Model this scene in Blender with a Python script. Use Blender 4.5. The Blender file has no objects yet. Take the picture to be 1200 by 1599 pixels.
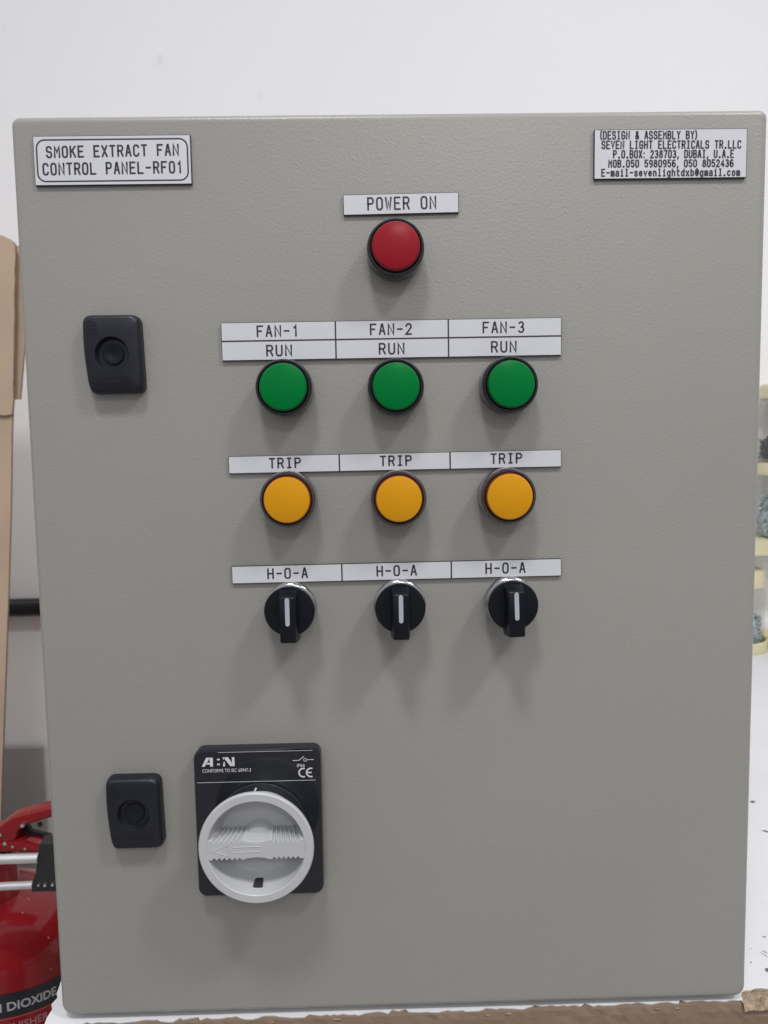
import bpy, bmesh, math, random
from mathutils import Matrix, Vector
random.seed(7)
S = bpy.context.scene
COL = S.collection
PI = math.pi

# ------------------------------------------------------------------ camera
cam_d = bpy.data.cameras.new('camera')
cam = bpy.data.objects.new('camera', cam_d)
COL.objects.link(cam)
R = Matrix(((0.9996872916, -0.0183849613, -0.0169502865),
            (-0.0185072455, -0.0881165784, -0.9959382263),
            (0.0168166845, 0.9959404911, -0.0884292786)))     # rows: right, down, forward
rot = Matrix((R[0], -R[1], -R[2])).transposed()
cam.matrix_world = Matrix.Translation((-0.01510924, -0.42177131, 0.32642182)) @ rot.to_4x4()
cam_d.sensor_fit = 'VERTICAL'
cam_d.sensor_height = 36.0
cam_d.lens = 36.0 * 1200.0 / 1599.0
cam_d.clip_start = 0.01
cam_d.clip_end = 50
cam_d.dof.use_dof = True
cam_d.dof.focus_distance = 0.42
cam_d.dof.aperture_fstop = 14.0
S.camera = cam

# ------------------------------------------------------------------ world, lamps, exposure
W = bpy.data.worlds.new('World')
S.world = W
W.use_nodes = True
bg = W.node_tree.nodes['Background']
bg.inputs[1].default_value = 0.82
_tc = W.node_tree.nodes.new('ShaderNodeTexCoord')
_sx = W.node_tree.nodes.new('ShaderNodeSeparateXYZ')
_rp = W.node_tree.nodes.new('ShaderNodeValToRGB')
_mr = W.node_tree.nodes.new('ShaderNodeMapRange')
_mr.inputs['From Min'].default_value = -1
_rp.color_ramp.elements[0].position = 0.38
_rp.color_ramp.elements[0].color = (0.17, 0.145, 0.125, 1)
_rp.color_ramp.elements[1].position = 0.70
_rp.color_ramp.elements[1].color = (0.93, 0.96, 1.02, 1)
W.node_tree.links.new(_tc.outputs['Generated'], _sx.inputs[0])
W.node_tree.links.new(_sx.outputs['Z'], _mr.inputs['Value'])
W.node_tree.links.new(_mr.outputs[0], _rp.inputs[0])
W.node_tree.links.new(_rp.outputs[0], bg.inputs[0])


def lamp(name, loc, aim, power, size=0.28, col=(1, 0.985, 0.95)):
    d = bpy.data.lights.new(name, 'AREA')
    d.shape = 'SQUARE'
    d.size = size
    d.energy = power
    d.color = col
    o = bpy.data.objects.new(name, d)
    COL.objects.link(o)
    o.location = loc
    v = Vector(aim) - Vector(loc)
    o.rotation_euler = v.to_track_quat('-Z', 'Y').to_euler()
    return o


lamp('ceiling_lamp', (-0.21, -0.92, 1.95), (-0.21, -0.91, 0), 18.5)
lamp('ceiling_lamp', (1.09, -0.94, 1.95), (1.09, -0.93, 0), 21.5)
lamp('ceiling_lamp', (0.35, -2.6, 1.95), (0.35, -2.59, 0), 22, 0.6)

S.view_settings.view_transform = 'Standard'
S.view_settings.look = 'None'
S.view_settings.exposure = 0.0
S.view_settings.gamma = 1.0
S.view_settings.use_curve_mapping = False
S.render.engine = 'CYCLES'

# ------------------------------------------------------------------ materials


def mat(name, col, rough=0.5, metal=0.0, bump=None, vary=None, spec=0.5, coat=0.0, trans=0.0, sss=0.0):
    """bump = (scale, strength, distance), vary = (scale, amount)"""
    m = bpy.data.materials.new(name)
    m.use_nodes = True
    nt = m.node_tree
    b = nt.nodes['Principled BSDF']
    b.inputs['Base Color'].default_value = (*col, 1)
    b.inputs['Roughness'].default_value = rough
    b.inputs['Metallic'].default_value = metal
    b.inputs['Specular IOR Level'].default_value = spec
    b.inputs['Coat Weight'].default_value = coat
    b.inputs['Coat Roughness'].default_value = 0.08
    b.inputs['Transmission Weight'].default_value = trans
    if sss:
        b.inputs['Subsurface Weight'].default_value = sss
        b.inputs['Subsurface Radius'].default_value = (0.004, 0.003, 0.002)
    tc = nt.nodes.new('ShaderNodeTexCoord')
    if vary:
        n = nt.nodes.new('ShaderNodeTexNoise')
        n.inputs['Scale'].default_value = vary[0]
        n.inputs['Detail'].default_value = 5
        nt.links.new(tc.outputs['Object'], n.inputs['Vector'])
        r = nt.nodes.new('ShaderNodeValToRGB')
        r.color_ramp.elements[0].position = 0.3
        r.color_ramp.elements[1].position = 0.7
        r.color_ramp.elements[0].color = (*[c * (1 - vary[1]) for c in col], 1)
        r.color_ramp.elements[1].color = (*[min(1, c * (1 + vary[1])) for c in col], 1)
        nt.links.new(n.outputs[0], r.inputs[0])
        nt.links.new(r.outputs[0], b.inputs['Base Color'])
        mr = nt.nodes.new('ShaderNodeMapRange')
        mr.inputs['To Min'].default_value = max(0.02, rough - 0.08)
        mr.inputs['To Max'].default_value = min(1, rough + 0.08)
        nt.links.new(n.outputs[0], mr.inputs['Value'])
        nt.links.new(mr.outputs[0], b.inputs['Roughness'])
    if bump:
        n2 = nt.nodes.new('ShaderNodeTexNoise')
        n2.inputs['Scale'].default_value = bump[0]
        n2.inputs['Detail'].default_value = 3
        nt.links.new(tc.outputs['Object'], n2.inputs['Vector'])
        bp = nt.nodes.new('ShaderNodeBump')
        bp.inputs['Strength'].default_value = bump[1]
        bp.inputs['Distance'].default_value = bump[2]
        nt.links.new(n2.outputs[0], bp.inputs['Height'])
        nt.links.new(bp.outputs[0], b.inputs['Normal'])
    return m


M = {}
M['door'] = mat('pebble_grey_powder_coat', (0.266, 0.258, 0.240), 0.36, bump=(650, 0.17, 0.0008), vary=(5, 0.04))
_nt = M['door'].node_tree
_bp = next(n for n in _nt.nodes if n.type == 'BUMP')
_n3 = _nt.nodes.new('ShaderNodeTexNoise')
_n3.inputs['Scale'].default_value = 420
_n3.inputs['Detail'].default_value = 1
_mr3 = _nt.nodes.new('ShaderNodeMapRange')
_mr3.inputs['From Min'].default_value = 0.58
_mr3.inputs['From Max'].default_value = 0.78
_bp3 = _nt.nodes.new('ShaderNodeBump')
_bp3.inputs['Strength'].default_value = 0.07
_bp3.inputs['Distance'].default_value = 0.001
_nt.links.new(next(n for n in _nt.nodes if n.type == 'TEX_COORD').outputs['Object'], _n3.inputs['Vector'])
_nt.links.new(_n3.outputs[0], _mr3.inputs['Value'])
_nt.links.new(_mr3.outputs[0], _bp3.inputs['Height'])
_nt.links.new(_bp.outputs[0], _bp3.inputs['Normal'])
_nt.links.new(_bp3.outputs[0], _nt.nodes['Principled BSDF'].inputs['Normal'])
M['rubber'] = mat('black_rubber', (0.015, 0.015, 0.016), 0.7)
M['plate_white'] = mat('engraving_laminate_white', (0.55, 0.555, 0.60), 0.38, vary=(40, 0.02))
M['plate_core'] = mat('engraving_laminate_core', (0.018, 0.018, 0.026), 0.5)
M['ink'] = mat('engraved_black', (0.022, 0.022, 0.032), 0.6)
M['black'] = mat('black_plastic', (0.006, 0.007, 0.012), 0.38, spec=0.2, vary=(60, 0.2), bump=(900, 0.04, 0.0006))
M['black_gloss'] = mat('black_gloss_plastic', (0.008, 0.009, 0.014), 0.09, spec=0.5)
M['lock'] = mat('lock_black', (0.009, 0.010, 0.017), 0.38, spec=0.35, bump=(700, 0.06, 0.0005), vary=(60, 0.15))
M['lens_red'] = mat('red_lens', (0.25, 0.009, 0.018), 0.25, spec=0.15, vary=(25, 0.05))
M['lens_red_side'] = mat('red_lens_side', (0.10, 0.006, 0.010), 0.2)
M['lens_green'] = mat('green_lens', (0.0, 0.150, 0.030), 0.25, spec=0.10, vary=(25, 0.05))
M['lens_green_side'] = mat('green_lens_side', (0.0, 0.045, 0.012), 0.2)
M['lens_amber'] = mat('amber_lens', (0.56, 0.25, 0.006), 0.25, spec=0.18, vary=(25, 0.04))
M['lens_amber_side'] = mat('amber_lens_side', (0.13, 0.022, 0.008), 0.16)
M['smoke'] = mat('smoke_bezel', (0.050, 0.034, 0.034), 0.16, coat=0.5)
M['chrome'] = mat('selector_bezel_metal', (0.30, 0.30, 0.31), 0.18, metal=0.9)
M['stripe'] = mat('indicator_stripe', (0.36, 0.37, 0.44), 0.5)
M['print_and_glint'] = mat('print_and_glint', (0.58, 0.58, 0.60), 0.5)  # lettering, and the painted highlights on the isolator edges
M['handle'] = mat('light_grey_plastic', (0.43, 0.435, 0.445), 0.4, vary=(50, 0.03), bump=(900, 0.04, 0.001))
M['slot'] = mat('padlock_slot_dark', (0.02, 0.02, 0.022), 0.6)
M['wall'] = mat('white_painted_wall', (0.86, 0.85, 0.87), 0.75, bump=(60, 0.12, 0.003), vary=(3, 0.015))
M['floor'] = mat('grey_floor', (0.28, 0.27, 0.26), 0.6, vary=(4, 0.15))
M['laminate'] = mat('white_laminate', (0.66, 0.655, 0.68), 0.5, vary=(12, 0.02))
M['chip'] = mat('raw_chipboard', (0.20, 0.14, 0.10), 0.9, bump=(220, 0.35, 0.0012), vary=(60, 0.10))
M['chip_pale'] = mat('broken_chipboard', (0.30, 0.22, 0.155), 0.95, bump=(400, 1.0, 0.002), vary=(260, 0.35))
M['mark'] = mat('worn_mark', (0.13, 0.12, 0.115), 0.9)
M['card'] = mat('cardboard', (0.46, 0.34, 0.25), 0.85, vary=(14, 0.08), bump=(40, 0.12, 0.003))
M['card_edge'] = mat('cardboard_edge', (0.20, 0.13, 0.085), 0.95, bump=(500, 0.6, 0.002), vary=(150, 0.3))
M['steel_grey'] = mat('grey_painted_board', (0.34, 0.325, 0.325), 0.5, vary=(8, 0.06))
M['lit_edge_tone'] = mat('lit_edge_tone', (0.55, 0.54, 0.55), 0.5)  # lighter than the board: light on its side face put into the colour
M['pipe'] = mat('black_pipe', (0.012, 0.013, 0.017), 0.35, vary=(30, 0.2))
M['ext_red'] = mat('extinguisher_red', (0.23, 0.010, 0.014), 0.14, spec=0.32, bump=(90, 0.04, 0.001))
M['ext_black'] = mat('label_black', (0.012, 0.012, 0.016), 0.4)
M['ext_text'] = mat('label_text_grey', (0.40, 0.40, 0.42), 0.5)
M['ext_pink'] = mat('label_text_pink', (0.42, 0.17, 0.18), 0.5)
M['brass'] = mat('valve_metal', (0.36, 0.33, 0.30), 0.25, metal=1.0, vary=(80, 0.2))
M['alu'] = mat('silver_tube_metal', (0.68, 0.67, 0.67), 0.34, metal=0.85, vary=(60, 0.06))
M['bolt'] = mat('zinc_bolt', (0.65, 0.65, 0.66), 0.3, metal=1.0)
M['cream'] = mat('cream_plastic', (0.60, 0.56, 0.36), 0.45, vary=(20, 0.06))
M['zinc_screw'] = mat('blue_zinc_screws', (0.42, 0.49, 0.55), 0.35, metal=0.5, vary=(300, 0.3))
M['dark_screw'] = mat('dark_screws', (0.09, 0.09, 0.095), 0.45, metal=0.5, vary=(300, 0.3))


def glass_mat():
    m = bpy.data.materials.new('clear_jar_plastic')
    m.use_nodes = True
    nt = m.node_tree
    nt.nodes.clear()
    out = nt.nodes.new('ShaderNodeOutputMaterial')
    mix = nt.nodes.new('ShaderNodeMixShader')
    tr = nt.nodes.new('ShaderNodeBsdfTransparent')
    tr.inputs[0].default_value = (0.95, 0.95, 0.93, 1)
    gl = nt.nodes.new('ShaderNodeBsdfGlossy')
    gl.inputs['Roughness'].default_value = 0.08
    fr = nt.nodes.new('ShaderNodeLayerWeight')
    fr.inputs[0].default_value = 0.15
    mu = nt.nodes.new('ShaderNodeMath')
    mu.operation = 'MULTIPLY'
    mu.inputs[1].default_value = 0.55
    nt.links.new(fr.outputs['Facing'], mu.inputs[0])
    nt.links.new(mu.outputs[0], mix.inputs[0])
    nt.links.new(tr.outputs[0], mix.inputs[1])
    nt.links.new(gl.outputs[0], mix.inputs[2])
    nt.links.new(mix.outputs[0], out.inputs[0])
    return m


M['glass'] = glass_mat()

def add_flecks(m, scale, lo, hi, col):
    nt = m.node_tree
    b = nt.nodes['Principled BSDF']
    n = nt.nodes.new('ShaderNodeTexNoise')
    n.inputs['Scale'].default_value = scale
    n.inputs['Detail'].default_value = 1
    tc = next(q for q in nt.nodes if q.type == 'TEX_COORD')
    nt.links.new(tc.outputs['Object'], n.inputs['Vector'])
    mr = nt.nodes.new('ShaderNodeMapRange')
    mr.inputs['From Min'].default_value = lo
    mr.inputs['From Max'].default_value = hi
    nt.links.new(n.outputs[0], mr.inputs['Value'])
    mx = nt.nodes.new('ShaderNodeMix')
    mx.data_type = 'RGBA'
    mx.inputs['B'].default_value = (*col, 1)
    src = b.inputs['Base Color'].links
    if src:
        nt.links.new(src[0].from_socket, mx.inputs['A'])
    else:
        mx.inputs['A'].default_value = b.inputs['Base Color'].default_value
    nt.links.new(mr.outputs[0], mx.inputs['Factor'])
    nt.links.new(mx.outputs['Result'], b.inputs['Base Color'])


add_flecks(M['ext_red'], 260, 0.765, 0.795, (0.5, 0.40, 0.38))
add_flecks(M['wall'], 26, 0.74, 0.80, (0.81, 0.80, 0.81))
add_flecks(M['laminate'], 120, 0.74, 0.80, (0.42, 0.40, 0.38))

# ------------------------------------------------------------------ builders


def link_bm(name, bm, mats, parent=None, loc=(0, 0, 0), smooth=None):
    bmesh.ops.recalc_face_normals(bm, faces=bm.faces)
    me = bpy.data.meshes.new(name)
    bm.to_mesh(me)
    bm.free()
    for m in (mats if isinstance(mats, (list, tuple)) else [mats]):
        me.materials.append(m)
    if smooth is not None:
        for p in me.polygons:
            p.use_smooth = True
        me.set_sharp_from_angle(angle=math.radians(smooth))
    o = bpy.data.objects.new(name, me)
    COL.objects.link(o)
    o.location = loc
    if parent:
        o.parent = parent
    return o


def tag(o, label=None, cat=None, group=None, kind=None):
    if label:
        o['label'] = label
    if cat:
        o['category'] = cat
    if group:
        o['group'] = group
    if kind:
        o['kind'] = kind
    return o


def empty(name, loc=(0, 0, 0), label=None, cat=None, group=None):
    o = bpy.data.objects.new(name, None)
    COL.objects.link(o)
    o.location = loc
    o.empty_display_size = 0.02
    return tag(o, label, cat, group)


def add_box(bm, a, b, mi=0):
    (x0, y0, z0), (x1, y1, z1) = a, b
    v = [bm.verts.new(p) for p in ((x0, y0, z0), (x1, y0, z0), (x1, y1, z0), (x0, y1, z0),
                                   (x0, y0, z1), (x1, y0, z1), (x1, y1, z1), (x0, y1, z1))]
    fs = []
    for q in ((0, 1, 2, 3), (4, 7, 6, 5), (0, 4, 5, 1), (1, 5, 6, 2), (2, 6, 7, 3), (3, 7, 4, 0)):
        f = bm.faces.new([v[i] for i in q])
        f.material_index = mi
        fs.append(f)
    return fs


def add_lathe(bm, prof, c=(0, 0, 0), n=64, mi=None, axis='y'):
    """prof: list of (r, t); t runs along the axis.  mi: list of material indices per band."""
    rings = []
    for r, t in prof:
        ring = []
        if r < 1e-7:
            p = (c[0], c[1] + t, c[2]) if axis == 'y' else (c[0], c[1], c[2] + t)
            ring = [bm.verts.new(p)]
        else:
            for k in range(n):
                a = 2 * PI * k / n
                if axis == 'y':
                    p = (c[0] + r * math.cos(a), c[1] + t, c[2] + r * math.sin(a))
                else:
                    p = (c[0] + r * math.cos(a), c[1] + r * math.sin(a), c[2] + t)
                ring.append(bm.verts.new(p))
        rings.append(ring)
    for i in range(len(rings) - 1):
        A, B = rings[i], rings[i + 1]
        for k in range(n):
            k2 = (k + 1) % n
            if len(A) == 1 and len(B) == 1:
                continue
            if len(A) == 1:
                f = bm.faces.new((A[0], B[k], B[k2]))
            elif len(B) == 1:
                f = bm.faces.new((A[k], B[0], A[k2]))
            else:
                f = bm.faces.new((A[k], B[k], B[k2], A[k2]))
            if mi:
                f.material_index = mi[i]


def add_prism(bm, poly, y0, y1, mi=0, mi_side=None):
    """poly in (x, z), extruded along y"""
    a = [bm.verts.new((p[0], y0, p[1])) for p in poly]
    b = [bm.verts.new((p[0], y1, p[1])) for p in poly]
    f = bm.faces.new(a)
    f.material_index = mi
    f = bm.faces.new(b[::-1])
    f.material_index = mi
    n = len(poly)
    for i in range(n):
        j = (i + 1) % n
        f = bm.faces.new((a[i], a[j], b[j], b[i]))
        f.material_index = mi if mi_side is None else mi_side


def add_loft(bm, sections, cap0=True, cap1=True, mi=0):
    """sections: list of closed 3-D point lists with equal counts"""
    rs = [[bm.verts.new(p) for p in s] for s in sections]
    n = len(rs[0])
    for A, B in zip(rs, rs[1:]):
        for i in range(n):
            j = (i + 1) % n
            f = bm.faces.new((A[i], A[j], B[j], B[i]))
            f.material_index = mi
    if cap0:
        bm.faces.new(rs[0]).material_index = mi
    if cap1:
        bm.faces.new(rs[-1][::-1]).material_index = mi
    return rs


def add_tube(bm, p0, p1, r, n=20, mi=0, r1=None):
    p0, p1 = Vector(p0), Vector(p1)
    d = (p1 - p0).normalized()
    u = d.orthogonal().normalized()
    w = d.cross(u)
    r1 = r if r1 is None else r1
    secs = []
    for p, q in ((p0, r), (p1, r1)):
        secs.append([tuple(p + u * q * math.cos(2 * PI * k / n) + w * q * math.sin(2 * PI * k / n)) for k in range(n)])
    add_loft(bm, secs, mi=mi)


def rrect(x0, x1, z0, z1, r, n=6):
    pts = []
    for cx, cz, a in ((x1 - r, z1 - r, 0), (x0 + r, z1 - r, PI / 2), (x0 + r, z0 + r, PI), (x1 - r, z0 + r, 1.5 * PI)):
        for k in range(n + 1):
            t = a + PI / 2 * k / n
            pts.append((cx + r * math.cos(t), cz + r * math.sin(t)))
    return pts


def rrect4(x0, x1, z0, z1, rs, n=6):
    pts = []
    a, b, c, d = rs      # top right, top left, bottom left, bottom right
    for r, cx, cz, t0_ in ((a, x1 - a, z1 - a, 0), (b, x0 + b, z1 - b, PI / 2), (c, x0 + c, z0 + c, PI), (d, x1 - d, z0 + d, 1.5 * PI)):
        for k in range(n + 1):
            t = t0_ + PI / 2 * k / n
            pts.append((cx + r * math.cos(t), cz + r * math.sin(t)))
    return pts


def rpoly(pts, rad, n=5):
    """round the corners of a convex polygon"""
    out = []
    m = len(pts)
    for i in range(m):
        p, a, b = Vector(pts[i]), Vector(pts[i - 1]), Vector(pts[(i + 1) % m])
        u, v = (a - p), (b - p)
        r = min(rad if not isinstance(rad, (list, tuple)) else rad[i], u.length * .48, v.length * .48)
        s, e = p + u.normalized() * r, p + v.normalized() * r
        for k in range(n + 1):
            t = k / n
            out.append(tuple((1 - t) ** 2 * s + 2 * t * (1 - t) * p + t * t * e))
    return out


def bevel(bm, w, seg=3, ang=30):
    es = [e for e in bm.edges if len(e.link_faces) == 2 and e.calc_face_angle(0) > math.radians(ang)]
    bmesh.ops.bevel(bm, geom=es, offset=w, segments=seg, profile=0.5, affect='EDGES', clamp_overlap=True)


# --- stroke lettering (single-line engraver's alphabet) ------------------------


def arc(cx, cy, rx, ry, a0, a1, n=6):
    return [(cx + rx * math.cos(math.radians(a0 + (a1 - a0) * k / n)),
             cy + ry * math.sin(math.radians(a0 + (a1 - a0) * k / n))) for k in range(n + 1)]


def _ring(h=6.0, w=4.0, r=1.5):
    p = arc(w - r, h - r, r, r, 0, 90, 4) + arc(r, h - r, r, r, 90, 180, 4) + arc(r, r, r, r, 180, 270, 4) + arc(w - r, r, r, r, 270, 360, 4)
    return p + [p[0]]


G = {
    ' ': [], '-': [[(0.3, 3), (3.7, 3)]], '.': [[(1.8, 0.0), (2.2, 0.0), (2.2, 0.4), (1.8, 0.4), (1.8, 0.0)]],
    ',': [[(2.1, 0.5), (2.1, 0), (1.5, -1.2)]],
    ':': [[(1.9, 0.2), (2.1, 0.4)], [(1.9, 3.6), (2.1, 3.8)]],
    '(': [arc(4.2, 3, 2.4, 4.2, 120, 240, 8)], ')': [arc(-0.2, 3, 2.4, 4.2, 60, -60, 8)],
    'A': [[(0, 0), (1.75, 6), (2.25, 6), (4, 0)], [(0.65, 2), (3.35, 2)]],
    'B': [[(0, 0), (0, 6)] + [(2.6, 6)] + arc(2.6, 4.6, 1.2, 1.4, 90, -90) + [(0, 3.2)],
          [(2.4, 3.2)] + arc(2.5, 1.6, 1.5, 1.6, 90, -90) + [(0, 0)]],
    'C': [arc(2.5, 4.5, 1.5, 1.5, 10, 90, 4) + arc(1.5, 4.5, 1.5, 1.5, 90, 180, 4) + arc(1.5, 1.5, 1.5, 1.5, 180, 270, 4) + arc(2.5, 1.5, 1.5, 1.5, 270, 350, 4)],
    'D': [[(0, 0), (0, 6), (2.4, 6)] + arc(2.4, 4.4, 1.6, 1.6, 90, 0, 4) + arc(2.4, 1.6, 1.6, 1.6, 0, -90, 4) + [(0, 0)]],
    'E': [[(4, 6), (0, 6), (0, 0), (4, 0)], [(0, 3.1), (3.2, 3.1)]],
    'F': [[(4, 6), (0, 6), (0, 0)], [(0, 3.1), (3.0, 3.1)]],
    'G': [arc(2.5, 4.5, 1.5, 1.5, 10, 90, 4) + arc(1.5, 4.5, 1.5, 1.5, 90, 180, 4) + arc(1.5, 1.5, 1.5, 1.5, 180, 270, 4) + arc(2.5, 1.5, 1.5, 1.5, 270, 360, 4) + [(4, 2.8), (2.4, 2.8)]],
    'H': [[(0, 0), (0, 6)], [(4, 0), (4, 6)], [(0, 3), (4, 3)]],
    'I': [[(2, 0), (2, 6)], [(0.8, 0), (3.2, 0)], [(0.8, 6), (3.2, 6)]],
    'K': [[(0, 0), (0, 6)], [(4, 6), (0, 2.4)], [(1.5, 3.7), (4, 0)]],
    'L': [[(0, 6), (0, 0), (4, 0)]],
    'M': [[(0, 0), (0, 6), (2, 2.8), (4, 6), (4, 0)]],
    'N': [[(0, 0), (0, 6), (4, 0), (4, 6)]],
    'O': [_ring()],
    'P': [[(0, 0), (0, 6), (2.5, 6)] + arc(2.5, 4.5, 1.5, 1.5, 90, -90) + [(0, 3)]],
    'R': [[(0, 0), (0, 6), (2.5, 6)] + arc(2.5, 4.5, 1.5, 1.5, 90, -90) + [(0, 3)], [(2.3, 3), (4, 0)]],
    'S': [arc(2.4, 4.5, 1.5, 1.5, 10, 90, 3) + arc(1.5, 4.55, 1.5, 1.45, 90, 250, 6) + arc(2.5, 1.5, 1.5, 1.55, 70, -90, 6) + arc(1.6, 1.5, 1.6, 1.5, 270, 190, 3)],
    'T': [[(0, 6), (4, 6)], [(2, 6), (2, 0)]],
    'U': [[(0, 6)] + arc(1.6, 1.6, 1.6, 1.6, 180, 270, 4) + arc(2.4, 1.6, 1.6, 1.6, 270, 360, 4) + [(4, 6)]],
    'V': [[(0, 6), (2, 0), (4, 6)]],
    'W': [[(0, 6), (0.9, 0), (2, 4), (3.1, 0), (4, 6)]],
    'X': [[(0, 0), (4, 6)], [(0, 6), (4, 0)]],
    'Y': [[(0, 6), (2, 3), (4, 6)], [(2, 3), (2, 0)]],
    '&': [[(4, 0), (0.8, 4.4)] + arc(1.9, 4.9, 1.1, 1.1, 200, -10, 7) + [(2.6, 3.8), (0.8, 2.6)] + arc(1.4, 1.3, 1.4, 1.3, 150, 290, 6) + [(3.2, 1.0), (4, 2.4)]],
    '0': [_ring()],
    '1': [[(0.9, 4.7), (2.2, 6), (2.2, 0)]],
    '2': [arc(2, 4.4, 1.9, 1.6, 170, -20, 8) + [(0, 0), (4, 0)]],
    '3': [arc(1.9, 4.5, 1.7, 1.5, 150, -80, 8) + arc(1.9, 1.55, 2.0, 1.55, 80, -150, 8)],
    '4': [[(3, 0), (3, 6), (0, 1.8), (4, 1.8)]],
    '5': [[(3.8, 6), (0.4, 6), (0.2, 3.3), (1.0, 3.7)] + arc(2.1, 1.9, 1.9, 1.9, 90, -150, 8)],
    '6': [[(3.4, 5.6)] + arc(2.0, 4.3, 2.0, 1.7, 60, 180, 5) + arc(2.0, 1.8, 2.0, 1.8, 180, 540, 12)],
    '7': [[(0, 6), (4, 6), (1.4, 0)]],
    '8': [arc(2, 4.6, 1.6, 1.4, -90, 270, 12), arc(2, 1.6, 2.0, 1.6, 90, 450, 12)],
    '9': [arc(2.0, 4.2, 2.0, 1.8, 0, 360, 12) + arc(2.0, 1.7, 2.0, 1.7, 0, -120, 5)],
    'a': [arc(2, 3.2, 1.8, 1.2, 150, 0, 5) + [(3.8, 0)], [(3.8, 2.4), (1.5, 2.4)] + arc(1.4, 1.2, 1.4, 1.2, 90, 270, 6) + [(2.4, 0), (3.8, 1.0)]],
    'b': [[(0.2, 6), (0.2, 0)], arc(2.1, 2.1, 1.9, 2.1, 180, -180, 12)],
    'c': [arc(2.1, 2.1, 1.9, 2.1, 40, 320, 10)],
    'd': [[(3.8, 6), (3.8, 0)], arc(1.9, 2.1, 1.9, 2.1, 0, 360, 12)],
    'e': [[(0.2, 2.2), (3.9, 2.2)] + arc(2.05, 2.1, 1.85, 2.1, 0, 315, 10)],
    'g': [arc(1.9, 2.1, 1.9, 2.1, 0, 360, 12), [(3.8, 4.2), (3.8, -0.6)] + arc(2.2, -0.6, 1.6, 1.2, 0, -140, 5)],
    'h': [[(0.2, 6), (0.2, 0)], arc(2.0, 2.4, 1.8, 1.8, 180, 0, 7) + [(3.8, 0)]],
    'i': [[(1.0, 4.2), (2.1, 4.2), (2.1, 0)], [(0.8, 0), (3.4, 0)], [(2.0, 5.6), (2.2, 5.8)]],
    'l': [[(1.0, 6), (2.1, 6), (2.1, 0)], [(0.8, 0), (3.4, 0)]],
    'm': [[(0, 4.2), (0, 0)], arc(1.0, 3.2, 1.0, 1.0, 180, 0, 5) + [(2, 0)], arc(3.0, 3.2, 1.0, 1.0, 180, 0, 5) + [(4, 0)]],
    'n': [[(0.2, 4.2), (0.2, 0)], arc(2.0, 2.4, 1.8, 1.8, 180, 0, 7) + [(3.8, 0)]],
    'o': [arc(2.0, 2.1, 1.9, 2.1, 0, 360, 12)],
    's': [arc(2.0, 3.15, 1.7, 1.05, 20, 250, 7) + arc(2.0, 1.05, 1.8, 1.05, 70, -160, 7)],
    't': [[(1.5, 5.6)] + arc(2.7, 1.2, 1.2, 1.2, 180, 300, 5), [(0.3, 4.2), (3.4, 4.2)]],
    'v': [[(0.1, 4.2), (2, 0), (3.9, 4.2)]],
    'x': [[(0.2, 0), (3.8, 4.2)], [(0.2, 4.2), (3.8, 0)]],
    '@': [arc(2.3, 3, 0.9, 1.0, 0, 360, 8), [(3.2, 4.2), (3.2, 2.4), (3.9, 2.2)] + arc(2.0, 3, 2.0, 3.0, 10, 320, 12)],
}


def add_ribbon(bm, pts, w, put, cap=True):
    """flat ribbon of width w along 2-D pts; put(x, z) gives the 3-D point"""
    P = [Vector(p) for p in pts]
    Q = [P[0]]
    for p in P[1:]:
        if (p - Q[-1]).length > 1e-7:
            Q.append(p)
    closed = (Q[0] - Q[-1]).length < 1e-6 and len(Q) > 3
    if closed:
        Q = Q[:-1]
    n = len(Q)
    h = w / 2
    Lp, Rp = [], []
    for i in range(n):
        if closed:
            d0, d1 = (Q[i] - Q[i - 1]).normalized(), (Q[(i + 1) % n] - Q[i]).normalized()
        else:
            d0 = (Q[i] - Q[i - 1]).normalized() if i > 0 else (Q[1] - Q[0]).normalized()
            d1 = (Q[i + 1] - Q[i]).normalized() if i < n - 1 else d0
        n0, n1 = Vector((-d0.y, d0.x)), Vector((-d1.y, d1.x))
        mv = n0 + n1
        mv = mv.normalized() if mv.length > 1e-4 else n0
        c = max(mv.dot(n0), 0.45)
        Lp.append(Q[i] + mv * h / c)
        Rp.append(Q[i] - mv * h / c)
    if closed:
        lv = [bm.verts.new(put(*p)) for p in Lp]
        rv = [bm.verts.new(put(*p)) for p in Rp]
        for i in range(n):
            j = (i + 1) % n
            bm.faces.new((lv[i], lv[j], rv[j], rv[i]))
        return
    lv = [bm.verts.new(put(*p)) for p in Lp]
    rv = [bm.verts.new(put(*p)) for p in Rp]
    for i in range(n - 1):
        bm.faces.new((lv[i], lv[i + 1], rv[i + 1], rv[i]))
    if cap:
        for e, d, a, b in ((Q[0], (Q[0] - Q[1]).normalized(), lv[0], rv[0]), (Q[-1], (Q[-1] - Q[-2]).normalized(), rv[-1], lv[-1])):
            s = Vector((-d.y, d.x))
            sign = -1
            mid = [bm.verts.new(put(*(e + d * h * math.sin(t) + s * sign * h * math.cos(t)))) for t in (PI / 4, PI / 2, 3 * PI / 4)]
            bm.faces.new([a] + mid + [b])


_jit = [0]


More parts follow.
